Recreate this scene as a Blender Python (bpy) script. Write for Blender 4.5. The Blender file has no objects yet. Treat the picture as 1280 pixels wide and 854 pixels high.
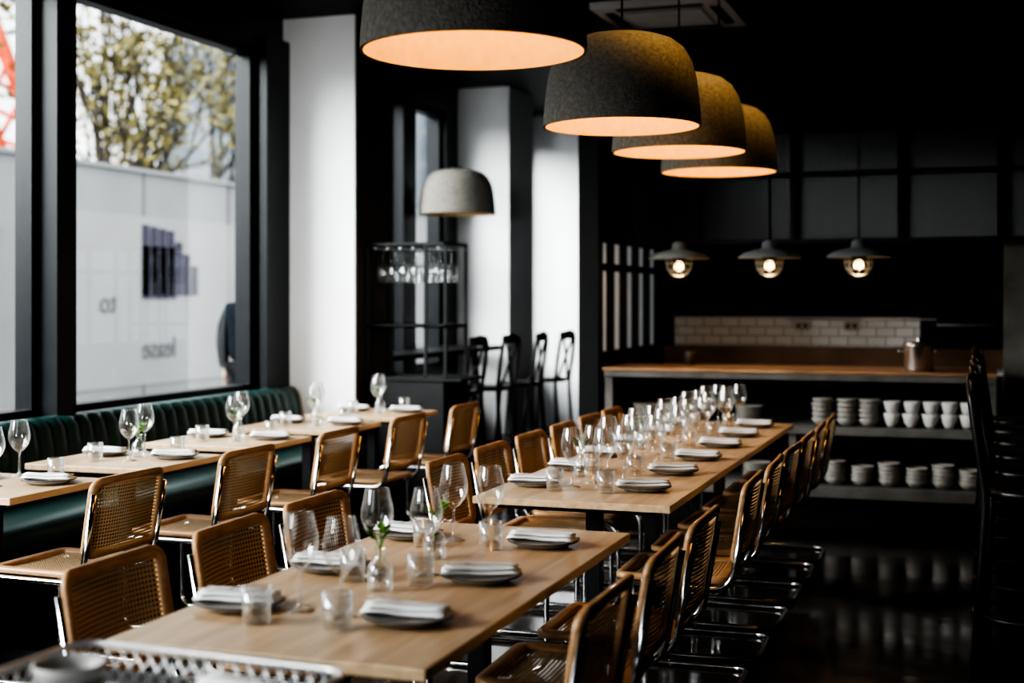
import bpy, math, random
from mathutils import Vector, Matrix
random.seed(7)
S=bpy.context.scene
C=S.collection
try:
    S.view_settings.view_transform='AgX'; S.view_settings.look='AgX - Very High Contrast'; S.view_settings.exposure=.12
except Exception as e: print(e)

# ------------------------------------------------ materials
def mat(name,col=(.5,.5,.5),rough=.5,metal=0.,var=0.,vscale=8.,stretch=(1,1,1),bump=0.,bscale=40.,emit=None,estr=0.,spec=.5,sheen=0.,rvar=0.,coat=0.):
    m=bpy.data.materials.new(name); m.use_nodes=True; nt=m.node_tree; N=nt.nodes; L=nt.links
    b=N['Principled BSDF']; b.inputs['Base Color'].default_value=(*col,1); b.inputs['Roughness'].default_value=rough
    b.inputs['Metallic'].default_value=metal; b.inputs['Specular IOR Level'].default_value=spec
    if coat: b.inputs['Coat Weight'].default_value=coat
    if emit: b.inputs['Emission Color'].default_value=(*emit,1); b.inputs['Emission Strength'].default_value=estr
    tc=N.new('ShaderNodeTexCoord'); mp=N.new('ShaderNodeMapping'); mp.inputs['Scale'].default_value=stretch
    L.new(tc.outputs['Object'],mp.inputs['Vector'])
    no=N.new('ShaderNodeTexNoise'); no.inputs['Scale'].default_value=vscale; no.inputs['Detail'].default_value=5
    L.new(mp.outputs[0],no.inputs['Vector'])
    if var>0:
        r=N.new('ShaderNodeValToRGB'); r.color_ramp.elements[0].position=.3; r.color_ramp.elements[1].position=.7
        r.color_ramp.elements[0].color=(*[max(0,c*(1-var)) for c in col],1); r.color_ramp.elements[1].color=(*[min(1,c*(1+var)) for c in col],1)
        L.new(no.outputs['Fac'],r.inputs[0]); L.new(r.outputs[0],b.inputs['Base Color'])
    if rvar>0:
        mr=N.new('ShaderNodeMapRange'); mr.inputs['To Min'].default_value=max(0,rough-rvar); mr.inputs['To Max'].default_value=rough+rvar
        mr.inputs['From Min'].default_value=.3; mr.inputs['From Max'].default_value=.7
        L.new(no.outputs['Fac'],mr.inputs['Value']); L.new(mr.outputs[0],b.inputs['Roughness'])
    if bump>0:
        n2=N.new('ShaderNodeTexNoise'); n2.inputs['Scale'].default_value=bscale; n2.inputs['Detail'].default_value=4
        L.new(mp.outputs[0],n2.inputs['Vector']); bp=N.new('ShaderNodeBump'); bp.inputs['Strength'].default_value=bump; bp.inputs['Distance'].default_value=.01
        L.new(n2.outputs['Fac'],bp.inputs['Height']); L.new(bp.outputs[0],b.inputs['Normal'])
    return m
def glassmat(name,tint=(.97,.98,.98),base=.05,edge=.75,power=3.,rough=.0,gcol=(1,1,1),haze=0.):
    m=bpy.data.materials.new(name); m.use_nodes=True; nt=m.node_tree; N=nt.nodes; L=nt.links
    N.remove(N['Principled BSDF']); out=N['Material Output']
    t=N.new('ShaderNodeBsdfTransparent'); t.inputs[0].default_value=(*tint,1)
    g=N.new('ShaderNodeBsdfGlossy'); g.inputs['Roughness'].default_value=rough; g.inputs[0].default_value=(*gcol,1)
    gs=g.outputs[0]
    if haze:
        d=N.new('ShaderNodeBsdfTranslucent'); d.inputs[0].default_value=(.9,.93,.95,1)
        m2=N.new('ShaderNodeMixShader'); m2.inputs[0].default_value=haze; L.new(g.outputs[0],m2.inputs[1]); L.new(d.outputs[0],m2.inputs[2]); gs=m2.outputs[0]
    lw=N.new('ShaderNodeLayerWeight'); lw.inputs[0].default_value=.5
    p=N.new('ShaderNodeMath'); p.operation='POWER'; p.inputs[1].default_value=power; L.new(lw.outputs['Facing'],p.inputs[0])
    ma=N.new('ShaderNodeMath'); ma.operation='MULTIPLY_ADD'; ma.inputs[1].default_value=edge; ma.inputs[2].default_value=base; L.new(p.outputs[0],ma.inputs[0])
    mx=N.new('ShaderNodeMixShader'); L.new(ma.outputs[0],mx.inputs[0]); L.new(t.outputs[0],mx.inputs[1]); L.new(gs,mx.inputs[2]); L.new(mx.outputs[0],out.inputs[0])
    return m
def canemat():
    m=bpy.data.materials.new('woven_cane'); m.use_nodes=True; nt=m.node_tree; N=nt.nodes; L=nt.links
    b=N['Principled BSDF']; b.inputs['Base Color'].default_value=(.58,.40,.22,1); b.inputs['Roughness'].default_value=.5; out=N['Material Output']
    uv=N.new('ShaderNodeUVMap'); sc=N.new('ShaderNodeVectorMath'); sc.operation='SCALE'; sc.inputs['Scale'].default_value=1/.0135
    L.new(uv.outputs[0],sc.inputs[0])
    fr=N.new('ShaderNodeVectorMath'); fr.operation='FRACTION'; L.new(sc.outputs[0],fr.inputs[0])
    sb=N.new('ShaderNodeVectorMath'); sb.operation='SUBTRACT'; sb.inputs[1].default_value=(.5,.5,0); L.new(fr.outputs[0],sb.inputs[0])
    ln=N.new('ShaderNodeVectorMath'); ln.operation='LENGTH'; L.new(sb.outputs[0],ln.inputs[0])
    lt=N.new('ShaderNodeMath'); lt.operation='LESS_THAN'; lt.inputs[1].default_value=.29; L.new(ln.outputs['Value'],lt.inputs[0])
    t=N.new('ShaderNodeBsdfTransparent'); mx=N.new('ShaderNodeMixShader'); L.new(lt.outputs[0],mx.inputs[0]); L.new(b.outputs[0],mx.inputs[1]); L.new(t.outputs[0],mx.inputs[2]); L.new(mx.outputs[0],out.inputs[0])
    return m
def brickmat(name,c1,c2,mortar,w,h,ms=.01,rough=.3,axis='xz',offset=.5):
    m=bpy.data.materials.new(name); m.use_nodes=True; nt=m.node_tree; N=nt.nodes; L=nt.links; b=N['Principled BSDF']; b.inputs['Roughness'].default_value=rough
    tc=N.new('ShaderNodeTexCoord'); sp=N.new('ShaderNodeSeparateXYZ'); cb=N.new('ShaderNodeCombineXYZ'); L.new(tc.outputs['Object'],sp.inputs[0])
    L.new(sp.outputs['X' if axis[0]=='x' else 'Y'],cb.inputs[0]); L.new(sp.outputs['Z' if axis[1]=='z' else 'Y'],cb.inputs[1])
    br=N.new('ShaderNodeTexBrick'); br.inputs['Scale'].default_value=1; br.inputs['Brick Width'].default_value=w; br.inputs['Row Height'].default_value=h; br.inputs['Mortar Size'].default_value=ms
    br.inputs['Color1'].default_value=(*c1,1); br.inputs['Color2'].default_value=(*c2,1); br.inputs['Mortar'].default_value=(*mortar,1); br.offset=offset
    L.new(cb.outputs[0],br.inputs[0]); L.new(br.outputs[0],b.inputs['Base Color'])
    return m
def flutemat(name,col,scale,rough=.25):
    m=mat(name,col,rough); nt=m.node_tree; N=nt.nodes; L=nt.links; b=N['Principled BSDF']
    tc=N.new('ShaderNodeTexCoord'); w=N.new('ShaderNodeTexWave'); w.bands_direction='X'; w.inputs['Scale'].default_value=scale; L.new(tc.outputs['Object'],w.inputs[0])
    bp=N.new('ShaderNodeBump'); bp.inputs['Strength'].default_value=1; bp.inputs['Distance'].default_value=.004; L.new(w.outputs['Fac'],bp.inputs['Height']); L.new(bp.outputs[0],b.inputs['Normal'])
    return m
M={}
M['black']=mat('black_paint',(.007,.007,.008),.45,var=.2,spec=.35)
M['blackwall']=mat('black_wall_paint',(.005,.005,.0055),.6,var=.3,bump=.1,spec=.2)
M['frame']=mat('black_window_frame',(.005,.007,.009),.4,var=.2,spec=.3)
M['white']=mat('white_plaster',(.84,.84,.85),.8,var=.03,vscale=3,bump=.15,bscale=25)
M['floor']=mat('polished_dark_concrete',(.020,.013,.009),.12,var=.45,vscale=2.5,rvar=.07,bump=.04,bscale=12)
M['oak']=mat('oak_table_top',(.54,.375,.225),.34,var=.22,vscale=3.5,stretch=(9,.6,9),bump=.08,bscale=12)
M['oakd']=mat('oak_chair_frame',(.40,.225,.11),.38,var=.2,vscale=8,stretch=(2,2,6))
M['cane']=canemat()
M['chrome']=mat('chrome_tube',(.62,.62,.62),.12,metal=1,var=.02)
M['steel']=mat('brushed_steel',(.80,.81,.82),.3,metal=.7,var=.06,vscale=20)
M['potsteel']=mat('stainless_pot_steel',(.50,.50,.51),.22,metal=.95,var=.06,vscale=20)
M['bent']=mat('ebonised_bentwood',(.010,.008,.007),.35,var=.3,vscale=12,spec=.4)
M['green']=mat('bottle_green_leather',(.012,.050,.045),.40,var=.2,vscale=5,bump=.15,bscale=90)
M['felt']=mat('grey_felt_shade',(.18,.165,.145),.95,var=.28,vscale=60,bump=.9,bscale=110)
M['feltin']=mat('shade_lining',(.88,.66,.34),.7,var=.06,vscale=30)
M['bulb']=mat('warm_bulb',(1,.8,.5),.4,emit=(1,.64,.24),estr=8)
M['stone']=mat('grey_stoneware',(.27,.25,.23),.45,var=.12,vscale=30)
M['plate']=mat('pale_stoneware',(.40,.375,.35),.4,var=.08,vscale=25)
M['cupw']=mat('white_stoneware',(.46,.45,.43),.4,var=.08,vscale=25)
M['rimb']=mat('dark_plate_rim',(.06,.045,.035),.5,var=.1)
M['linen']=mat('white_linen',(.90,.90,.90),.9,var=.03,bump=.3,bscale=300)
M['glass']=glassmat('clear_glass',base=.10,edge=.9,power=1.7,haze=.25)
M['wglass']=glassmat('window_glass',tint=(.93,.96,.97),base=.03,edge=.5,power=5)
M['leaf']=mat('green_leaf',(.09,.24,.04),.5,var=.3,vscale=30)
M['concrete']=mat('grey_concrete',(.095,.09,.083),.7,var=.35,vscale=5,bump=.3,bscale=30)
M['copper']=mat('warm_metal_upstand',(.14,.085,.055),.35,metal=.6,var=.25,vscale=4)
M['passtop']=mat('timber_pass_top',(.30,.17,.09),.30,var=.35,vscale=5,stretch=(1,8,8))
M['tile']=brickmat('white_metro_tile',(.72,.74,.76),(.64,.66,.68),(.25,.25,.25),.15,.075,.004,.2)
M['flute']=flutemat('reeded_dark_glass',(.022,.022,.025),16,.3)
M['frost']=mat('frosted_glass_added_glow',(.50,.53,.56),.35,var=.2,vscale=2,emit=(.7,.78,.85),estr=.15)  # faint emission stands in for daylight coming through the panes
M['enamel']=mat('grey_enamel',(.17,.18,.185),.3,var=.05)
M['acw']=mat('white_plastic',(.85,.85,.85),.5,var=.03)
M['hoard']=mat('grey_hoarding',(.33,.335,.34),.6,var=.10,vscale=.7)
M['hpanel']=mat('light_hoarding_panel',(.39,.39,.395),.6,var=.08,vscale=.7)
M['purple']=mat('purple_print',(.05,.045,.08),.6,var=.1)
M['textm']=mat('grey_print',(.15,.15,.16),.6,var=.1)
M['asphalt']=mat('asphalt',(.20,.20,.205),.9,var=.2,vscale=3)
M['bark']=mat('bark',(.035,.027,.02),.9,var=.3,vscale=10)
M['aleaf']=mat('autumn_leaf',(.20,.17,.055),.7,var=.55,vscale=1.3)
M['tower']=brickmat('glass_office_facade',(.025,.045,.065),(.035,.055,.08),(.08,.09,.10),1.2,.8,.08,.5,'xz',0)
M['red']=mat('orange_red_steel',(.75,.10,.03),.5,var=.1)
M['jacket']=mat('navy_jacket',(.006,.010,.015),.9,var=.3,vscale=20,bump=.3,spec=.2)
M['skin']=mat('skin',(.55,.33,.24),.55,var=.05)
M['hair']=mat('dark_hair',(.03,.02,.015),.6,var=.3,vscale=60)
M['trouser']=mat('dark_trousers',(.012,.012,.015),.85,var=.2)
M['dwood']=mat('dark_timber_cladding',(.05,.032,.022),.6,var=.4,vscale=4,stretch=(1,6,6))

# ------------------------------------------------ mesh builder
def rr(hw,hh,r,n=5):
    P=[]
    for cx,cy,a0 in ((hw-r,hh-r,0),(-hw+r,hh-r,90),(-hw+r,-hh+r,180),(hw-r,-hh+r,270)):
        for i in range(n+1):
            a=math.radians(a0+90*i/n); P.append((cx+r*math.cos(a),cy+r*math.sin(a)))
    return P
def fillet(pts,r,n=5,closed=False):
    pts=[Vector(p) for p in pts]; out=[]; N=len(pts)
    for i,p in enumerate(pts):
        if not closed and (i==0 or i==N-1): out.append(p); continue
        a=pts[i-1]; b=pts[(i+1)%N]; da=(a-p); db=(b-p); ra=min(r,da.length*.49); rb=min(r,db.length*.49)
        A=p+da.normalized()*ra; B=p+db.normalized()*rb
        for k in range(n+1):
            t=k/n; out.append(A*(1-t)**2+p*2*t*(1-t)+B*t*t)
    return out
class MB:
    def __init__(s): s.v=[];s.f=[];s.m=[];s.sm=[];s.uv=[];s.mats=[];s.M=Matrix()
    def add(s,vs,fs,m,smooth=False,uvs=None):
        o=len(s.v); s.v+=[s.M@Vector(v) for v in vs]
        if m not in s.mats: s.mats.append(m)
        k=s.mats.index(m)
        for i,f in enumerate(fs):
            s.f.append([o+j for j in f]); s.m.append(k); s.sm.append(smooth)
            s.uv.append([uvs[j] for j in f] if uvs else [(0,0)]*len(f))
        return s
    def box(s,a,b,m):
        x0,y0,z0=[min(a[i],b[i]) for i in range(3)]; x1,y1,z1=[max(a[i],b[i]) for i in range(3)]
        s.add([(x0,y0,z0),(x1,y0,z0),(x1,y1,z0),(x0,y1,z0),(x0,y0,z1),(x1,y0,z1),(x1,y1,z1),(x0,y1,z1)],
              [(0,3,2,1),(4,5,6,7),(0,1,5,4),(1,2,6,5),(2,3,7,6),(3,0,4,7)],m); return s
    def lathe(s,prof,m,c=(0,0,0),seg=28,smooth=True):
        vs=[];fs=[]
        for r,z in prof:
            for i in range(seg):
                a=2*math.pi*i/seg; vs.append((c[0]+r*math.cos(a),c[1]+r*math.sin(a),c[2]+z))
        for j in range(len(prof)-1):
            for i in range(seg):
                k=(i+1)%seg; fs.append((j*seg+i,j*seg+k,(j+1)*seg+k,(j+1)*seg+i))
        s.add(vs,fs,m,smooth); return s
    def tube(s,pts,r,m,seg=10,closed=False):
        pts=[Vector(p) for p in pts]; n=len(pts); rs=r if isinstance(r,(list,tuple)) else [r]*n
        vs=[];fs=[];up=None
        for i,p in enumerate(pts):
            if closed: t=pts[(i+1)%n]-pts[i-1]
            else: t=pts[min(i+1,n-1)]-pts[max(i-1,0)]
            if t.length<1e-9: t=Vector((0,0,1))
            t.normalize()
            if up is None:
                up=Vector((0,0,1)) if abs(t.z)<.9 else Vector((1,0,0))
            up=(up-t*up.dot(t)); 
            if up.length<1e-6: up=t.orthogonal()
            up.normalize(); w=t.cross(up)
            for k in range(seg):
                a=2*math.pi*k/seg; vs.append(p+(up*math.cos(a)+w*math.sin(a))*rs[i])
        for i in range(n if closed else n-1):
            i2=(i+1)%n
            for k in range(seg):
                k2=(k+1)%seg; fs.append((i*seg+k,i*seg+k2,i2*seg+k2,i2*seg+k))
        if not closed: fs.append(tuple(range(seg-1,-1,-1))); fs.append(tuple((n-1)*seg+k for k in range(seg)))
        s.add(vs,fs,m,True); return s
    def frame(s,hw,hh,r,w,t,mf,m,n=5):
        cs=[(0,-.25),(0,.25),(.2,.5),(.8,.5),(1,.25),(1,-.25),(.8,-.5),(.2,-.5)]
        vs=[];fs=[]
        for a,b in cs:
            for u,v in rr(hw-a*w,hh-a*w,max(r-a*w,.012),n): vs.append(mf(u,v,b*t))
        R=4*(n+1)
        for i in range(8):
            i2=(i+1)%8
            for k in range(R):
                k2=(k+1)%R; fs.append((i*R+k,i*R+k2,i2*R+k2,i2*R+k))
        s.add(vs,fs,m,True); return s
    def sheet(s,hw,hh,mf,m,nx=8,ny=6):
        vs=[];uv=[];fs=[]
        for j in range(ny+1):
            for i in range(nx+1):
                u=-hw+2*hw*i/nx; v=-hh+2*hh*j/ny; vs.append(mf(u,v,0)); uv.append((u+1,v+1))
        for j in range(ny):
            for i in range(nx):
                a=j*(nx+1)+i; fs.append((a,a+1,a+nx+2,a+nx+1))
        s.add(vs,fs,m,True,uv); return s
    def mesh(s,name):
        me=bpy.data.meshes.new(name); me.from_pydata([tuple(v) for v in s.v],[],s.f)
        for m in s.mats: me.materials.append(M[m])
        me.polygons.foreach_set('material_index',s.m); me.polygons.foreach_set('use_smooth',s.sm)
        ul=me.uv_layers.new(name='UVMap'); flat=[]
        for u in s.uv:
            for q in u: flat+=[q[0],q[1]]
        ul.data.foreach_set('uv',flat); me.update(); return me
    def obj(s,name,loc=(0,0,0),rz=0,bevel=0,parent=None):
        return place(s.mesh(name),name,loc,rz,bevel,parent)
def place(me,name,loc=(0,0,0),rz=0,bevel=0,parent=None,sc=1):
    o=bpy.data.objects.new(name,me); C.objects.link(o); o.location=loc; o.rotation_euler=(0,0,rz); o.scale=(sc,)*3
    if bevel:
        b=o.modifiers.new('bevel','BEVEL'); b.width=bevel; b.segments=2; b.limit_method='ANGLE'; b.angle_limit=math.radians(50)
    if parent: o.parent=parent
    return o

CE=3.58; WX=-4.9; HT=3.31
# ------------------------------------------------ room shell
MB().box((-5.1,-1.6,-.1),(1.4,15.4,0),'floor').obj('floor')
MB().box((-5.3,-1.75,CE),(1.4,15.4,CE+.2),'blackwall').obj('ceiling')
MB().box((1.25,-1.6,0),(1.4,15.4,CE),'blackwall').obj('wall_right')
w=MB(); w.box((-5.1,-1.75,0),(1.4,-1.6,.5),'blackwall'); w.box((-5.1,-1.75,3.4),(1.4,-1.6,CE),'blackwall'); w.box((-5.1,-1.75,.5),(-3.6,-1.6,3.4),'blackwall'); w.box((-1.4,-1.75,.5),(1.4,-1.6,3.4),'blackwall')
w.obj('wall_front')
MB().box((-5.1,15.2,0),(1.4,15.4,CE),'blackwall').obj('wall_back')
w=MB(); w.box((-5.1,-1.6,0),(WX,15.2,.86),'frame'); w.box((-5.1,-1.6,HT),(WX,15.2,CE),'frame')
w.box((-5.1,12.2,.86),(WX,13.3,HT),'frame'); w.box((-5.1,8.62,.86),(WX,9.6,HT),'frame'); w.box((-5.1,14.6,.86),(WX,15.2,HT),'frame'); w.obj('wall_left')
def window(n,y0,y1,bars=()):
    w=MB(); 
    t=.05
    w.box((-5.06,y0,.86),(-4.95,y0+t,HT),'frame'); w.box((-5.06,y1-t,.86),(-4.95,y1,HT),'frame')
    w.box((-5.06,y0,.86),(-4.95,y1,.90),'frame'); w.box((-5.06,y0,HT-.05),(-4.95,y1,HT),'frame')
    for z in bars: w.box((-5.05,y0,z),(-4.96,y1,z+.04),'frame')
    w.box((-5.012,y0+.02,.88),(-5.006,y1-.02,HT-.02),'wglass')
    w.obj('window_%d'%n)
posts=[(-.35,-.18),(1.85,2.02),(4.05,4.22),(6.26,6.43)]
ys=[-1.55]+[v for p in posts for v in p]+[8.62]
for i in range(5): window(i+1,ys[2*i],ys[2*i+1])
window(6,9.6,11.0); window(7,11.28,12.2,(1.95,)); window(8,13.3,14.6)  # last one is unseen, added to light the third column
w=MB()
for x in (-3.6,-2.52,-1.45): w.box((x,-1.72,.5),(x+.05,-1.62,3.4),'frame')
w.box((-3.6,-1.72,.5),(-1.4,-1.62,.55),'frame'); w.box((-3.6,-1.72,3.35),(-1.4,-1.62,3.4),'frame'); w.box((-3.58,-1.68,.52),(-1.42,-1.67,3.38),'wglass'); w.obj('window_9')  # unseen window behind the camera, added to let light onto the columns
for i,(a,b) in enumerate(posts+[(11.0,11.28)]):
    MB().box((-5.06,a,.86),(-4.82,b,3.3),'frame').obj('trim_%d'%(i+1))
MB().box((-5.06,8.62,.86),(-4.84,8.955,3.4),'frame').obj('trim_6')
MB().box((WX,8.96,0),(-4.31,9.58,CE),'white').obj('plaster_column',bevel=.004)
MB().box((WX,12.5,0),(-4.36,13.25,CE),'white').obj('plaster_column')
MB().box((WX,14.7,0),(-4.2,15.2,CE),'white').obj('plaster_column')
MB().box((-4.31,8.975,0),(-4.302,9.575,CE),'dwood').obj('column_shade_sheet')  # dark sheet puts the shade on the column's room side into colour

# kitchen partition
p=MB(); p.box((-2.75,9.4,0),(-2.6,9.52,CE),'blackwall'); p.box((-2.75,9.52,0),(-2.6,15.2,1.08),'blackwall'); p.box((-2.75,9.52,1.93),(-2.6,15.2,CE),'blackwall'); p.box((-2.75,11.5,1.08),(-2.6,15.2,1.93),'blackwall')
p.obj('wall_partition')
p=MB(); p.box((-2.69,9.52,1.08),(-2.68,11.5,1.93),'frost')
for k in range(6):
    y=9.52+.388*k; p.box((-2.71,y,1.08),(-2.63,y+.05,1.93),'black')
p.box((-2.71,9.52,1.72),(-2.63,11.5,1.77),'black'); p.box((-2.71,9.52,1.08),(-2.63,11.5,1.12),'black')
p.obj('glazed_partition_screen')
k=MB(); k.box((-2.6,11.5,0),(1.25,11.65,CE),'blackwall'); k.obj('wall_kitchen')
MB().box((-2.5,11.485,1.11),(-.48,11.499,1.36),'tile').obj('tile_splashback')
k=MB(); k.box((-2.58,10.9,.0),(1.2,11.46,.93),'blackwall'); k.box((-2.58,10.9,.93),(1.2,11.46,.96),'steel'); k.box((-2.58,11.43,.96),(1.2,11.465,1.105),'copper'); k.obj('kitchen_back_counter')
k=MB()
for x in (-.93-.09,-1.42):
    k.box((x-.06,11.455,1.25),(x+.06,11.48,1.32),'plate')
    for dx in (-.028,.028): k.box((x+dx-.012,11.45,1.27),(x+dx+.012,11.456,1.30),'black')
k.tube([(-1.55,11.44,1.345),(-.35,11.44,1.345),(-.35,11.44,1.3),(.1,11.44,1.3)],.008,'steel')
k.obj('wall_sockets')
f=MB(); f.box((-2.57,10.14,1.93),(1.23,10.5,CE-.005),'blackwall')
for x in (-2.55,-2.03,-1.32,-.56,.12,.8): f.box((x-.02,10.08,1.93),(x+.02,10.14,2.76),'black')
for z in (1.93,2.42,2.74): f.box((-2.57,10.085,z-.015),(1.23,10.14,z+.02),'black')
f.box((-2.55,10.12,1.95),(1.2,10.139,2.73),'flute')
f.obj('kitchen_fascia')
# pass counter
k=MB(); X0,X1=-2.56,.085
k.box((X0,9.4,.955),(X1,10.1,1.0),'concrete'); k.box((X0-.01,9.39,1.0),(X1+.005,10.11,1.022),'passtop')
k.box((X0,9.42,0),(X0+.06,10.08,.955),'concrete'); k.box((X1-.06,9.42,0),(X1,10.08,.955),'concrete')
k.box((X0,9.42,.585),(X1,10.08,.64),'concrete'); k.box((X0,9.42,.16),(X1,10.08,.235),'concrete')
k.box((X0,10.05,0),(X1,10.08,.955),'blackwall'); k.box((X0+.06,9.55,0),(X1-.06,9.6,.16),'blackwall')
k.box((-1.26,9.45,.235),(-1.21,10.05,.585),'concrete')
k.obj('pass_counter',bevel=.004)
MB().box((.14,10.2,0),(.5,10.6,1.93),'concrete').obj('concrete_column')
def bowlprof(r,h): return [(.001,0),(r*.45,0),(r*.75,h*.3),(r*.95,h*.75),(r,h),(r*.93,h),(r*.86,h*.7),(r*.5,h*.2),(.001,h*.15)]
def bowl_stack(x,y,z,n,r,h,step,m='stone',name='bowl_stack'):
    b=MB()
    for i in range(n): b.lathe(bowlprof(r*random.uniform(.97,1.03),h),m,(random.uniform(-.004,.004),random.uniform(-.004,.004),i*step),20)
    b.obj(name,(x,y,z))
for x in (-1.05,-.88,-.735): 
    bowl_stack(x,9.58,.641,5,.072,.05,.034); bowl_stack(x+.02,9.8,.641,4,.072,.05,.034)
for x in (-.58,-.455,-.33,-.21,-.09): bowl_stack(x,9.57,.641,2,.058,.095,.082,'cupw','cup_stack')
for i,x in enumerate((-.96,-.78,-.60,-.42,-.25,-.08)): bowl_stack(x,9.58,.236,4+(i%2==0),.078,.05,.028)
for x in (-2.3,-2.08,-1.55): bowl_stack(x,9.6,.641,5,.10,.03,.022,'stone','plate_stack')
for x in (-2.1,-1.5): bowl_stack(x,9.6,.236,6,.10,.03,.02,'stone','plate_stack')
s=MB(); s.lathe([(.001,0),(.085,0),(.09,.01),(.09,.155),(.094,.16),(.086,.16),(.084,.02),(.001,.015)],'potsteel')
s.lathe([(.092,.16),(.09,.168),(.03,.178),(.001,.18)],'potsteel'); s.lathe([(.012,.18),(.018,.2),(.001,.205)],'potsteel')
for sg in(-1,1): s.tube(fillet([(sg*.088,-.03,.12),(sg*.125,-.03,.125),(sg*.125,.03,.125),(sg*.088,.03,.12)],.02),.005,'potsteel')
place(s.mesh('stock_pot'),'stock_pot',(-.41,9.62,1.023),sc=1.1)
s=MB(); s.lathe([(.001,0),(.04,0),(.045,.08),(.04,.1),(.035,.1),(.001,.02)],'rimb'); s.obj('small_pot',(-2.05,9.95,1.023))

# ------------------------------------------------ felt pendants
def pend_mesh():
    b=MB()
    out=[(.345,0),(.342,.06),(.335,.13),(.324,.21),(.304,.28),(.272,.335),(.225,.372),(.17,.391),(.11,.399),(.02,.40)]
    inn=[(.335,0),(.332,.06),(.325,.13),(.313,.21),(.290,.27),(.26,.32),(.215,.355),(.16,.373),(.10,.38),(.001,.382)]
    b.lathe(out,'felt',seg=48); b.lathe([inn[0],out[0]],'felt',seg=48); b.lathe(inn,'feltin',seg=48)
    b.lathe([(.001,.425),(.045,.42),(.05,.398),(.001,.398)],'black'); b.lathe([(.03,.38),(.03,.31),(.001,.31)],'black')
    b.tube([(0,0,.41),(0,0,CE-2.27)],.005,'black',8); b.lathe([(.001,CE-2.27),(.055,CE-2.27),(.055,CE-2.30),(.001,CE-2.30)],'black')
    b.lathe([(.001,.17),(.03,.18),(.05,.215),(.045,.26),(.025,.31)],'bulb',seg=20)
    return b.mesh('felt_dome_pendant_lamp')
PM=pend_mesh()
for i,(x,y,e) in enumerate([(-1.46,3.86,3.4),(-1.49,5.77,4.0),(-1.475,6.88,4.0),(-1.485,8.05,4.0),(-4.45,11.35,0)]):
    o=place(PM,'felt_dome_pendant_lamp',(x,y,2.265))
    if e:
        l=bpy.data.lights.new('pendant_bulb_light','POINT'); l.energy=e; l.color=(1,.58,.19); l.shadow_soft_size=.05
        lo=bpy.data.objects.new('pendant_bulb_light',l); C.objects.link(lo); lo.parent=o; lo.location=(0,0,.12)
    else:
        me=PM.copy(); o.data=me
        for j,mm in enumerate(me.materials):
            if mm==M['bulb']: me.materials[j]=M['acw']
def spot(loc,tgt,en,ang=50,col=(1,.6,.22)):
    b=MB(); d=(Vector(tgt)-Vector(loc)).normalized()
    b.tube([Vector((0,0,0)),Vector((0,0,CE-loc[2]))],.012,'black'); b.tube([-d*.08,d*.07],.04,'black',16)
    o=b.obj('ceiling_spotlight',loc)
    l=bpy.data.lights.new('spot_beam','SPOT'); l.energy=en; l.color=col; l.spot_size=math.radians(ang); l.spot_blend=.9; l.shadow_soft_size=.03
    lo=bpy.data.objects.new('spot_beam',l); C.objects.link(lo); lo.parent=o; lo.location=d*.09; lo.rotation_euler=d.to_track_quat('-Z','Y').to_euler()
spot((-.75,4.95,3.40),(-1.40,5.85,2.68),80,46)
spot((-.75,6.15,3.40),(-1.40,6.95,2.62),75,46)
spot((-.75,7.35,3.40),(-1.40,8.10,2.62),62,46)
b=MB()
b.lathe([(.225,0),(.218,.012),(.18,.04),(.11,.060),(.055,.072),(.05,.11),(.03,.125),(.001,.13)],'enamel',seg=36); b.lathe([(.222,.001),(.175,.034),(.105,.053),(.001,.058)],'enamel',seg=36)
b.tube([(0,0,.12),(0,0,CE-1.81)],.008,'black')
b.lathe([(.05,.06),(.052,0),(.04,-.02),(.001,-.02)],'black',seg=16)
b.lathe([(.02,-.02),(.032,-.05),(.030,-.075),(.001,-.088)],'bulb',seg=16)
for kx in range(8):
    a=kx*math.pi/4; ca,sa=math.cos(a),math.sin(a)
    b.tube([(.095*ca,.095*sa,.03),(.098*ca,.098*sa,-.02),(.09*ca,.09*sa,-.07),(.06*ca,.06*sa,-.115),(.015*ca,.015*sa,-.125)],.004,'enamel',6)
for r,z in ((.097,-.03),(.085,-.08),(.02,-.125)): b.tube([(r*math.cos(t*math.pi/12),r*math.sin(t*math.pi/12),z) for t in range(24)],.004,'enamel',6,True)
IM=b.mesh('cage_pendant_lamp')
for x in (-2.09,-1.437,-.818):
    o=place(IM,'cage_pendant_lamp',(x,9.75,1.80))
    l=bpy.data.lights.new('cage_bulb_light','POINT'); l.energy=4.0; l.color=(1,.66,.34); l.shadow_soft_size=.03
    lo=bpy.data.objects.new('cage_bulb_light',l); C.objects.link(lo); lo.parent=o; lo.location=(0,0,-.14)
b=MB(); b.box((-.47,-.47,-.05),(.47,.47,0),'acw'); b.box((-.27,-.27,-.055),(.27,.27,-.05),'black')
for i in range(9): b.box((-.27,-.26+i*.06,-.065),(.27,-.235+i*.06,-.052),'acw')
for sx,sy,wx,wy in ((0,.37,.3,.035),(0,-.37,.3,.035),(.37,0,.035,.3),(-.37,0,.035,.3)): b.box((sx-wx,sy-wy,-.054),(sx+wx,sy+wy,-.049),'black')
b.obj('ceiling_air_conditioner',(-2.1,9.52,CE-.02),bevel=.006)
b=MB(); b.box((-.09,-.08,-.13),(.09,.08,.13),'acw'); b.lathe([(.001,-.0),(.06,0)],'black'); b.tube([(0,0,.13),(0,0,.3)],.012,'black')
b.obj('wall_speaker',(-.3,7.2,3.28),.5,bevel=.01)
MB().box((-.2,8.0,2.98),(1.24,8.3,CE),'dwood').obj('timber_bulkhead')

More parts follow.
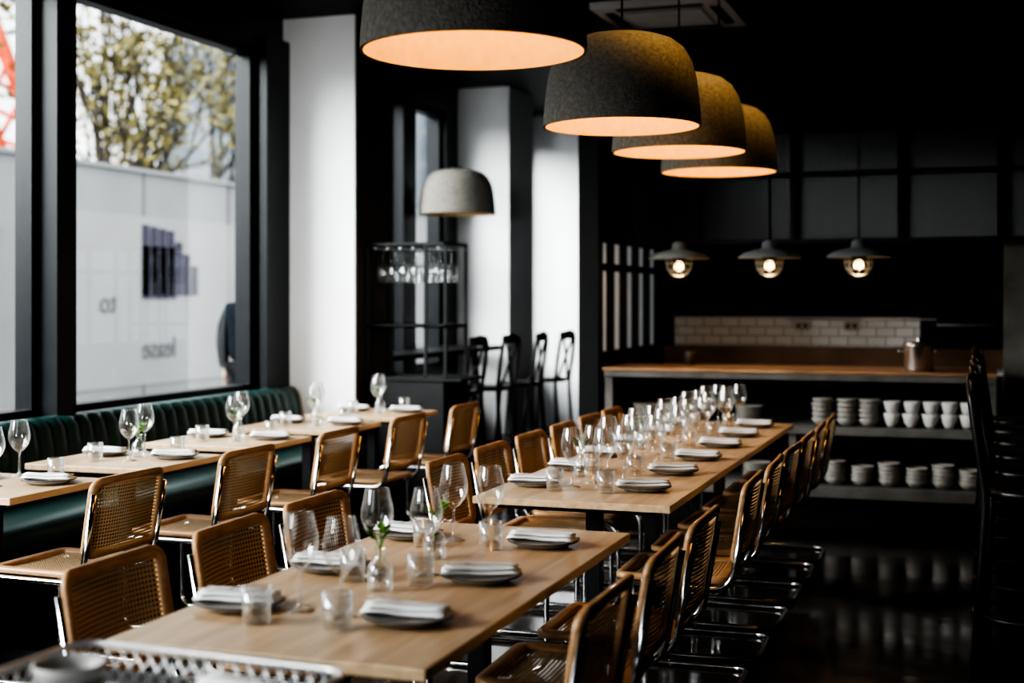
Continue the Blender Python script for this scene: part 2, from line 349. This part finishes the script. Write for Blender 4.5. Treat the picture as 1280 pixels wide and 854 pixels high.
# ------------------------------------------------ cane cantilever chairs
b=MB()
bm=lambda u,v,t:(-.232-.16*(v+.16)-.035*(1-(u/.23)**2)+t, u, .672+v)
sm_=lambda u,v,t:(v, u, .452+t-.012*(1-(u/.225)**2)*(1-(v/.22)**2))
b.frame(.23,.158,.05,.034,.024,bm,'oakd'); b.sheet(.205,.132,bm,'cane')
b.frame(.225,.218,.05,.045,.026,sm_,'oakd'); b.sheet(.19,.183,sm_,'cane')
Y=.225
path=[(-.292,Y,.77),(-.232,Y,.424),(.235,Y,.424),(.235,Y,.0125),(-.235,Y,.0125),(-.235,-Y,.0125),(.235,-Y,.0125),(.235,-Y,.424),(-.232,-Y,.424),(-.292,-Y,.77)]
b.tube(fillet(path,.075,6),.0122,'chrome',10)
b.tube([(-.12,-Y,.43),(-.12,Y,.43)],.008,'chrome',8)
CH=b.mesh('cane_dining_chair')
def chair(x,y,r=0): place(CH,'cane_dining_chair',(x,y,0),r+random.uniform(-.04,.04))
for y in (3.08,3.68,4.23): chair(-1.90,y)
for y in (5.45,6.02,6.6,7.17,7.72,8.22): chair(-1.90,y)
for y in (3.13,3.75,4.32): chair(-1.13,y,math.pi)
for y in (5.3,5.88,6.45,7.02,7.58,8.12): chair(-1.13,y,math.pi)
TY=[4.6,5.53,6.46,7.38,8.3]
for y in TY: chair(-3.48,y,math.pi)

# ------------------------------------------------ tables
def table(x0,x1,y0,y1,ped,name='dining_table'):
    cx,cy=(x0+x1)/2,(y0+y1)/2; hx,hy=(x1-x0)/2,(y1-y0)/2
    b=MB(); b.box((-hx,-hy,.722),(hx,hy,.75),'oak'); b.box((-hx+.06,-hy+.06,.70),(hx-.06,hy-.06,.722),'black')
    for py in ped:
        b.box((-.03,py-.03,.012),(.03,py+.03,.70),'black'); b.box((-.09,py-.22,0),(.09,py+.22,.012),'black'); b.box((-.2,py-.04,.68),(.2,py+.04,.70),'black')
    b.obj(name,(cx,cy,0),bevel=.003)
table(-1.87,-1.09,2.6,4.33,(-.5,.5)); table(-1.87,-1.09,4.93,6.66,(-.5,.5)); table(-1.87,-1.09,6.67,8.4,(-.5,.5))
for y in TY: table(-4.2,-3.52,y-.31,y+.31,(0,),'bistro_table')

# ------------------------------------------------ tableware
def glassprof(h=.235):
    return [(.001,.004),(.036,.002),(.037,.0),(.037,.002),(.010,.008),(.0045,.018),(.004,.09),(.006,.102),(.020,.112),(.036,.132),(.0455,.160),(.045,.185),(.038,.215),(.033,.24)]
b=MB(); b.lathe(glassprof(),'glass',seg=28); b.tube([(.033*math.cos(t*math.pi/14),.033*math.sin(t*math.pi/14),.24) for t in range(28)],.0009,'glass',6,True); WG=b.mesh('wine_glass')
b=MB(); b.lathe([(.001,0),(.033,0),(.036,.085),(.034,.085),(.031,.010),(.001,.010)],'glass',seg=24); TG=b.mesh('water_tumbler')
b=MB(); b.lathe([(.001,0),(.07,0),(.085,.006),(.108,.016),(.110,.019),(.104,.019),(.08,.010),(.001,.008)],'plate',seg=40); b.lathe([(.107,.0150),(.112,.018),(.107,.0202)],'rimb',seg=40)
PL=b.mesh('side_plate')
b=MB()
def nap(z,a,hw,hh,t,dx=0):
    b.M=Matrix.Translation((dx,0,z))@Matrix.Rotation(a,4,'Z')
    n=8; vs=[];fs=[]
    for s in (0,1):
        for j in range(5):
            for i in range(n+1):
                u=-hh+2*hh*i/n; v=-hw+2*hw*j/4
                vs.append((v,u,(t if s else 0)+ .0015*math.sin(i*1.3+j)+(0 if 0<j<4 else (-.25*t if s else .25*t))))
    R=5*(n+1)
    for j in range(4):
        for i in range(n):
            a0=j*(n+1)+i; fs.append((a0,a0+1,a0+n+2,a0+n+1)); fs.append((R+a0,R+a0+n+1,R+a0+n+2,R+a0+1))
    for i in range(n): 
        fs.append((i,R+i,R+i+1,i+1)); q=4*(n+1)+i; fs.append((q,q+1,R+q+1,R+q))
    for j in range(4):
        q=j*(n+1); fs.append((q,q+n+1,R+q+n+1,R+q)); q+=n; fs.append((q,R+q,R+q+n+1,q+n+1))
    b.add(vs,fs,'linen',True)
nap(.018,.0,.036,.108,.010); nap(.0295,.07,.029,.100,.010,-.004)
b.M=Matrix()
NP=b.mesh('folded_napkin')
b=MB(); b.box((-.003,-.10,.0),(.003,.03,.002),'steel'); b.box((-.010,.03,.0),(.010,.05,.002),'steel')
for i in range(4): b.box((-.0095+i*.0058,.05,0),(-.0075+i*.0058,.09,.002),'steel')
FK=b.mesh('fork')
b=MB(); b.box((-.004,-.10,.0),(.004,.0,.003),'steel'); b.add([(-.005,0,.001),(.007,0,.001),(.009,.07,.001),(.0,.11,.001),(-.005,.09,.001),(-.005,0,.0025),(.007,0,.0015),(.009,.07,.0015),(.0,.11,.002),(-.005,.09,.0025)],[(0,4,3,2,1),(5,6,7,8,9),(0,1,6,5),(1,2,7,6),(2,3,8,7),(3,4,9,8),(4,0,5,9)],'steel')
KN=b.mesh('table_knife')
def vase_mesh(seed):
    random.seed(seed); b=MB(); b.lathe([(.001,0),(.032,0),(.034,.01),(.034,.055),(.028,.07),(.014,.082),(.013,.105),(.016,.11)],'glass',seg=20)
    b.lathe([(.001,.004),(.031,.004),(.031,.045),(.001,.045)],'glass',seg=20)
    for i in range(8):
        a=random.uniform(0,6.28); l=random.uniform(.02,.045); top=Vector((math.cos(a)*l*.5,math.sin(a)*l*.5,.115+l*random.uniform(.2,1.1)))
        b.tube([(0,0,.02),(0,0,.105),top],.0015,'leaf',5)
        d=Vector((math.cos(a),math.sin(a),random.uniform(.2,1.1))).normalized(); sd=d.cross(Vector((0,0,1))).normalized(); n=sd.cross(d)
        L=.034; W=.011
        pts=[top,top+d*L*.35+sd*W,top+d*L*.7+sd*W*.8,top+d*L,top+d*L*.7-sd*W*.8,top+d*L*.35-sd*W,top+d*L*.4-n*.005,top+d*L*.7-n*.005]
        b.add(pts,[(0,1,6),(1,2,7,6),(2,3,7),(3,4,7),(4,5,6,7),(5,0,6)],'leaf',True)
    return b.mesh('bud_vase_with_sprig')
VM=[vase_mesh(i) for i in range(4)]
random.seed(11); J=lambda a=.02: random.uniform(-a,a)
T=.7505
def plate_set(px,y):
    place(PL,'side_plate',(px,y,T),J(3)); place(NP,'folded_napkin',(px,y,T+.002),math.pi/2+.12+J(.2))
def setting(px,y,side,cup=True,gx=.16):
    place(PL,'side_plate',(px,y,T),J(3))
    a=math.pi/2+.12+J(.2)
    place(NP,'folded_napkin',(px,y,T+.002),a)
    place(FK,'fork',(px,y+.013,T+.0435),a); place(KN,'table_knife',(px,y-.014,T+.0435),a)
    place(WG,'wine_glass',(px-side*gx,y+J(.03)-.01,T))
    if cup: place(TG,'water_tumbler',(px-side*(gx-.04)+J(.01),y-.125+J(.015),T))
for y in (2.97,3.47,4.02):
    setting(-1.745,y,-1); setting(-1.29,y,1,True,.17)
place(VM[0],'bud_vase_with_sprig',(-1.50,3.27,T)); place(VM[1],'bud_vase_with_sprig',(-1.53,3.72,T))
for y in (5.3,5.85,6.4,6.98,7.55,8.1):
    setting(-1.735,y,-1); setting(-1.28,y,1,True,.17)
    place(WG,'wine_glass',(-1.52+J(.015),y+.14,T)); place(WG,'wine_glass',(-1.40+J(.015),y+.17,T)) 
for i,y in enumerate((5.6,6.7,7.8)): place(VM[i],'bud_vase_with_sprig',(-1.63,y+.02,T),i)
for i,y in enumerate(TY):
    plate_set(-3.66,y+.10); plate_set(-4.05,y+.10)
    place(WG,'wine_glass',(-3.80+J(.01),y-.06,T)); place(WG,'wine_glass',(-3.93,y+.25,T))
    place(TG,'water_tumbler',(-3.74,y+.25,T)); place(TG,'water_tumbler',(-3.95,y-.12,T))
    place(VM[i%4],'bud_vase_with_sprig',(-3.84,y-.2 if i==0 else y+.07,T),i)

# ------------------------------------------------ banquette
b=MB(); y0,y1=-1.2,8.9; n=int((y1-y0)/.12*8); vs=[];fs=[]
prof=[(-4.89,.40),(-4.75,.42),(-4.70,.50),(-4.71,.70),(-4.735,.82),(-4.77,.865),(-4.82,.875),(-4.89,.865)]
for i in range(n+1):
    y=y0+(y1-y0)*i/n; a=abs(math.sin(math.pi*(y-y0)/.12))**.5*.028-.028
    for q,(x,z) in enumerate(prof): vs.append((x+(a if 0<q<7 else 0),y,z+(a*.5 if 3<q<7 else 0)))
R=len(prof)
for i in range(n):
    for q in range(R-1): fs.append((i*R+q,(i+1)*R+q,(i+1)*R+q+1,i*R+q+1))
fs.append(tuple(range(R))); fs.append(tuple(n*R+q for q in range(R-1,-1,-1)))
b.add(vs,fs,'green',True)
vs=[];fs=[]; sp=[(-4.80,.33),(-4.17,.33),(-4.145,.36),(-4.145,.43),(-4.17,.465),(-4.30,.475),(-4.80,.465)]
nn=64
for i in range(nn+1):
    for x,z in sp: vs.append((x,y0+(y1-y0)*i/nn,z))
for i in range(nn):
    for q in range(7): q2=(q+1)%7; fs.append((i*7+q,(i+1)*7+q,(i+1)*7+q2,i*7+q2))
fs.append(tuple(range(7))); fs.append(tuple(nn*7+q for q in range(6,-1,-1)))
b.add(vs,fs,'green',True)
b.box((-4.89,y0,0),(-4.22,y1,.33),'black'); b.obj('banquette_bench')

# ------------------------------------------------ service station with hanging glasses
b=MB(); x0,x1,ya,yb=-4.29,-3.66,9.12,9.55; t=.022
for x in (x0,x1-t):
    for y in (ya,yb-t): b.box((x,y,0),(x+t,y+t,1.92),'black')
for z in (1.90,1.30,.92):
    for y in (ya,yb-t): b.box((x0,y,z),(x1,y+t,z+t),'black')
    for x in (x0,x1-t): b.box((x,ya,z),(x+t,yb,z+t),'black')
b.box((x0,ya,1.30),(x1,yb,1.312),'black'); b.box((x0,ya,.05),(x1,yb,.92),'black')
b.box((x0,ya-.02,.915),(x1+.12,yb,.935),'black')
for i in range(6): b.box((x0+.06+i*.1,ya,1.875),(x0+.07+i*.1,yb,1.885),'steel')
b.box((x0+(x1-x0)*.72,ya,.93),(x0+(x1-x0)*.72+t,ya+t,1.9),'black')
b.obj('service_station')
b=MB()
for i in range(6):
    for j in range(3):
        b.M=Matrix.Translation((x0+.10+i*.088,ya+.07+j*.13,1.872))@Matrix.Rotation(math.pi,4,'X'); b.lathe(glassprof(),'glass',seg=18)
b.M=Matrix(); b.obj('hanging_wine_glasses')
# ------------------------------------------------ bentwood bar stools
b=MB()
b.lathe([(.001,.735),(.17,.735),(.19,.745),(.19,.765),(.17,.775),(.001,.768)],'bent',seg=28)
for sx in(-1,1): b.tube([(.13,.13*sx,.74),(.19,.18*sx,0)],[.016,.012],'bent')
hoop=[(-.20,-.18,0),(-.155,-.17,.74),(-.185,-.185,.95),(-.215,-.17,1.17),(-.225,0,1.21),(-.215,.17,1.17),(-.185,.185,.95),(-.155,.17,.74),(-.20,.18,0)]
b.tube(fillet(hoop,.07,6),.017,'bent')
b.tube(fillet([(-.16,-.12,.75),(-.19,-.02,.95),(-.22,.12,1.16)],.1),.012,'bent'); b.tube(fillet([(-.16,.12,.75),(-.19,.02,.95),(-.22,-.12,1.16)],.1),.012,'bent')
b.frame(.175,.035,.02,.06,.02,lambda u,v,t:(-.228+.02*(u/.17)**2+t,u,1.17+v),'bent')
b.tube([(.215*math.cos(a*math.pi/16),.215*math.sin(a*math.pi/16),.27) for a in range(32)],.010,'bent',8,True)
BS=b.mesh('bentwood_bar_stool')
for y in (10.2,10.85,11.5,12.15): place(BS,'bentwood_bar_stool',(-4.02+(y-10.2)*.08,y,0),math.pi+J(.1))
b=MB(); b.box((-4.88,9.75,1.02),(-4.36,12.35,1.06),'black'); b.box((-4.6,9.9,0),(-4.55,9.95,1.02),'black'); b.box((-4.6,12.1,0),(-4.55,12.15,1.02),'black'); b.obj('high_bar_table')
for y in (5.75,6.4,7.05,7.7,8.35,9.0): place(BS,'bentwood_bar_stool',(.18,y,0),math.pi*0+J(.15))
b=MB(); b.box((.46,4.9,1.02),(1.2,9.3,1.06),'black'); b.box((.95,4.95,0),(1.2,9.25,1.02),'blackwall'); b.obj('bar_counter')

# ------------------------------------------------ foreground service table & tray
b=MB(); b.box((-1.75,1.62,.735),(-1.0,2.36,.76),'black')
for x in (-1.72,-1.06):
    for y in (1.65,2.3): b.box((x,y,0),(x+.03,y+.03,.735),'black')
b.obj('side_table')
b=MB()
b.tube([(u,v,.08) for u,v in rr(.30,.25,.06)],.007,'steel',8,True); b.tube([(u,v,.006) for u,v in rr(.28,.23,.05)],.004,'steel',8,True)
for i in range(-13,14):
    x=i*.042; 
    for sg in (1,-1):
        ax,ay,bx,by=x-sg*.23,-.23,x+sg*.23,.23
        t0,t1=0.,1.; dx=bx-ax
        for lim,s in ((-.28,1),(.28,-1)):
            num=(lim-ax)*s; den=dx*s; tq=num/den
            if den>0: t0=max(t0,tq)
            else: t1=min(t1,tq)
        if t1>t0: b.tube([(ax+(bx-ax)*t0,ay+(by-ay)*t0,.006),(ax+(bx-ax)*t1,ay+(by-ay)*t1,.006)],.002,'steel',5)
def peri(hw,hh,r,N):
    P=rr(hw,hh,r,8); P.append(P[0]); L=[0]
    for i in range(len(P)-1): L.append(L[-1]+math.dist(P[i],P[i+1]))
    out=[]
    for k in range(N):
        s=L[-1]*k/N; i=max(j for j in range(len(L)-1) if L[j]<=s); f=(s-L[i])/max(1e-9,L[i+1]-L[i]); out.append((P[i][0]+(P[i+1][0]-P[i][0])*f,P[i][1]+(P[i+1][1]-P[i][1])*f))
    return out
A=peri(.30,.25,.06,64); B=peri(.28,.23,.05,64)
for i in range(64):
    for d in (-2,2): b.tube([(A[i][0],A[i][1],.08),(B[(i+d)%64][0],B[(i+d)%64][1],.006)],.002,'steel',5)
b.obj('wire_basket_tray',(-1.39,2.0,.761),-.05)
b=MB(); 
for i in range(2): b.lathe(bowlprof(.065,.06),'cupw',(0,0,i*.03),28)
b.obj('small_bowl',(-1.56,2.06,.771))
for i,(x,y,z) in enumerate(((-1.36,2.07,0),(-1.2,2.10,0),(-1.3,1.94,0),(-1.34,2.08,.024),(-1.21,2.09,.024),(-1.22,2.11,.048))):
    place(NP,'folded_napkin',(x,y,.755+z),math.pi/2+J(.6))

# ------------------------------------------------ exterior
MB().box((-80,-30,-.15),(-5.1,90,-.05),'asphalt').obj('street_ground')
b=MB(); b.box((-12.12,-20,-.05),(-12,29,3.4),'hoard')
for i in range(20):
    y=-19+i*2.44; b.box((-12.0,y,-.05),(-11.985,y+.03,3.4),'textm')
b.box((-12.0,-20,3.4),(-11.93,29,3.46),'hoard')
b.box((-11.995,15.7,.2),(-11.98,20.6,2.75),'hpanel')
H=b.obj('construction_hoarding')
b=MB()
for i,h in enumerate((1.02,1.0,.98,.96,.8,.62,.45)): b.box((-11.975,17.55+i*.225,1.55),(-11.96,17.55+i*.225+.17,1.55+h*1.05),'purple')
b.box((-11.975,17.55,1.5),(-11.96,18.45,2.3),'purple')
b.obj('printed_logo',parent=H)
def text(s,y,z,size):
    c=bpy.data.curves.new('printed_text','FONT'); c.body=s; c.size=size; c.extrude=.004; c.materials.append(M['textm'])
    o=bpy.data.objects.new('printed_text',c); C.objects.link(o); o.location=(-11.965,y,z); o.rotation_euler=(math.pi/2,0,math.pi/2); o.scale=(-1,1,1); o.parent=H
text('to',16.9,1.3,.46); text('lease',18.45,.6,.46); text('to',14.4,2.2,.46)
b=MB(); b.box((-20.5,31,-.05),(-13,46,8.2),'tower'); b.obj('office_building')
def tree(loc,h,seed,nl):
    random.seed(seed); b=MB(); tips=[]
    def br(p,d,l,r,dep):
        pts=[p]; q=p
        for k in range(4):
            d=(d+Vector((random.uniform(-.18,.18),random.uniform(-.18,.18),.05))).normalized(); q=q+d*l/4; pts.append(q)
        b.tube(pts,[r*(1-.12*k) for k in range(5)],'bark',6)
        if dep<=2: tips.extend(pts[1:])
        if dep==0: return
        for k in range(random.choice((2,3)) if dep<4 else 4):
            a=random.uniform(0,6.28); t=d.orthogonal().normalized(); t=Matrix.Rotation(a,3,d)@t
            br(pts[random.choice((2,3,4))],(d+t*random.uniform(.5,1.0)).normalized(),l*random.uniform(.6,.8),r*.55,dep-1)
        br(q,d,l*.7,r*.6,dep-1)
    br(Vector((0,0,0)),Vector((0,0,1)),h*.34,.18,4)
    vs=[];fs=[]
    for i in range(nl):
        p=random.choice(tips)+Vector((random.gauss(0,.22),random.gauss(0,.22),random.gauss(0,.2))); s=random.uniform(.06,.13)
        u=Vector((random.uniform(-1,1),random.uniform(-1,1),random.uniform(-1,1))).normalized(); w=u.orthogonal().normalized()
        k=len(vs); vs+=[p-u*s,p+w*s*.6,p+u*s,p-w*s*.6]; fs.append((k,k+1,k+2,k+3))
    b.add(vs,fs,'aleaf'); b.obj('street_tree',loc)
tree((-15.5,22.6,-.05),9.5,3,1300); tree((-17,26,-.05),9.5,5,1000); tree((-16,16.3,-.05),9.0,9,1200)
b=MB(); base=Vector((0,0,0)); top=Vector((-2.0,-7.0,16)); ax=(top-base).normalized(); u=ax.orthogonal().normalized(); w=ax.cross(u); hw=.5
cs=[u*hw+w*hw,-u*hw+w*hw,-u*hw-w*hw,u*hw-w*hw]
for c in cs: b.tube([base+c,top+c],.13,'red',6)
for k in range(18):
    for q in range(4): b.tube([base+ax*k*.95+cs[q],base+ax*(k+1)*.95+cs[(q+1)%4]],.07,'red',5)
b.obj('mobile_crane_boom',(-24,33.0,-.05))

# ------------------------------------------------ pedestrian
def skinned(name,verts,edges,radii,m,parent,root=0,sub=2):
    me=bpy.data.meshes.new(name); me.from_pydata(verts,edges,[]); me.materials.append(M[m])
    o=bpy.data.objects.new(name,me); C.objects.link(o); o.parent=parent
    sk=o.modifiers.new('skin','SKIN'); 
    for i,r in enumerate(radii):
        r=r if isinstance(r,tuple) else (r,r); me.skin_vertices[0].data[i].radius=r
    me.skin_vertices[0].data[root].use_root=True
    sk.use_smooth_shade=True
    s=o.modifiers.new('sub','SUBSURF'); s.levels=sub; s.render_levels=sub
    return o
ped=bpy.data.objects.new('pedestrian',None); C.objects.link(ped); ped.location=(-6.5,11.20,-.05); ped.rotation_euler=(0,0,math.radians(15))
V=[(0,0,.94),(0,0,1.12),(0,.0,1.34),(0,-.01,1.50),
   (-.165,0,1.45),(-.215,-.02,1.27),(-.225,-.03,1.12),(-.225,.03,.90),
   (.165,0,1.45),(.215,.02,1.27),(.225,.03,1.12),(.225,.08,.92)]
E=[(0,1),(1,2),(2,3),(2,4),(4,5),(5,6),(6,7),(2,8),(8,9),(9,10),(10,11)]
Rr=[(.195,.15),(.19,.145),(.20,.145),(.075,.07),(.085,.085),.072,.065,.05,(.085,.085),.072,.065,.05]
skinned('jacket',V,E,Rr,'jacket',ped)
V=[(0,0,.95),(-.10,0,.88),(-.11,.06,.50),(-.11,.0,.10),(.10,0,.88),(.11,-.03,.50),(.11,-.12,.10)]
skinned('trousers',V,[(0,1),(1,2),(2,3),(0,4),(4,5),(5,6)],[(.16,.12),.10,.075,.055,.10,.075,.055],'trouser',ped)
for sx,y in ((-1,0),(1,-.12)): skinned('shoe',[(sx*.11,y-.05,.05),(sx*.11,y+.08,.045),(sx*.11,y+.18,.035)],[(0,1),(1,2)],[(.045,.045),(.045,.04),(.04,.03)],'black',ped)
skinned('neck',[(0,0,1.47),(0,.01,1.60)],[(0,1)],[.06,.055],'skin',ped)
skinned('head',[(0,.0,1.58),(0,.015,1.66),(0,.005,1.74)],[(0,1),(1,2)],[(.055,.07),(.075,.095),(.07,.085)],'skin',ped)
b=MB(); b.lathe([(.012,-.03),(.014,-.01),(.006,.025)],'skin',(0,.11,1.66),10)
for sx in(-1,1):
    b.lathe([(.001,-.011),(.010,0),(.001,.011)],'hair',(sx*.03,.095,1.69),8); b.lathe([(.001,-.03),(.014,0),(.001,.03)],'skin',(sx*.082,.0,1.66),8)
b.box((-.022,.098,1.615),(.022,.104,1.622),'rimb')
b.obj('face_features',parent=ped)
skinned('hair',[(0,-.03,1.66),(0,-.02,1.74),(0,.02,1.79)],[(0,1),(1,2)],[(.085,.08),(.085,.09),(.06,.07)],'hair',ped)
for sx,hx,hy,hz in ((-1,-.225,.04,.88),(1,.225,.09,.90)):
    vs=[(hx,hy,hz),(hx,hy+.005,hz-.05),(hx,hy+.01,hz-.085)]; ed=[(0,1),(1,2)]; rd=[.028,(.022,.036),(.018,.036)]
    skinned('palm',vs,ed,rd,'skin',ped,0,1)
    for k in range(4):
        yy=hy-.022+k*.02; l=(.055,.065,.07,.06)[k]
        skinned('finger',[(hx,yy,hz-.08),(hx-sx*.006,yy,hz-.08-l*.5),(hx-sx*.02,yy,hz-.08-l)],[(0,1),(1,2)],[.009,.008,.007],'skin',ped,0,1)
    skinned('thumb',[(hx,hy+.03,hz-.03),(hx-sx*.01,hy+.055,hz-.06),(hx-sx*.015,hy+.06,hz-.09)],[(0,1),(1,2)],[.011,.010,.008],'skin',ped,0,1)

# ------------------------------------------------ world & sun
W=bpy.data.worlds.new('overcast_sky'); S.world=W; W.use_nodes=True; nt=W.node_tree; N=nt.nodes; L=nt.links
bg=N['Background']; tc=N.new('ShaderNodeTexCoord'); sp=N.new('ShaderNodeSeparateXYZ'); L.new(tc.outputs['Generated'],sp.inputs[0])
cr=N.new('ShaderNodeValToRGB'); cr.color_ramp.elements[0].color=(.35,.36,.38,1); cr.color_ramp.elements[0].position=.0; cr.color_ramp.elements[1].color=(1,.99,.98,1); cr.color_ramp.elements[1].position=.08
L.new(sp.outputs['Z'],cr.inputs[0]); L.new(cr.outputs[0],bg.inputs[0]); bg.inputs[1].default_value=2.4
def sun(name,d,en,ang):
    l=bpy.data.lights.new(name,'SUN'); l.energy=en; l.angle=math.radians(ang); l.color=(1,.985,.96)
    lo=bpy.data.objects.new(name,l); C.objects.link(lo); lo.rotation_euler=Vector(d).to_track_quat('-Z','Y').to_euler(); lo.location=(-20,-8,12)
sun('soft_daylight',(.66,.58,-.46),14.5,46)
sun('column_fill_sun',(-.17,1,-.02),1.9,12)  # added fill sun from behind the camera, brightens the column fronts

# ------------------------------------------------ camera
cam=bpy.data.cameras.new('camera'); co=bpy.data.objects.new('camera',cam); C.objects.link(co); S.camera=co
co.location=(0,0,1.52); co.rotation_euler=(math.pi/2,0,math.radians(19.1)); cam.sensor_width=36; cam.lens=1700/1280*36; cam.shift_y=-55/1280
cam.dof.use_dof=True; cam.dof.focus_distance=5.0; cam.dof.aperture_fstop=1.7; cam.clip_end=300
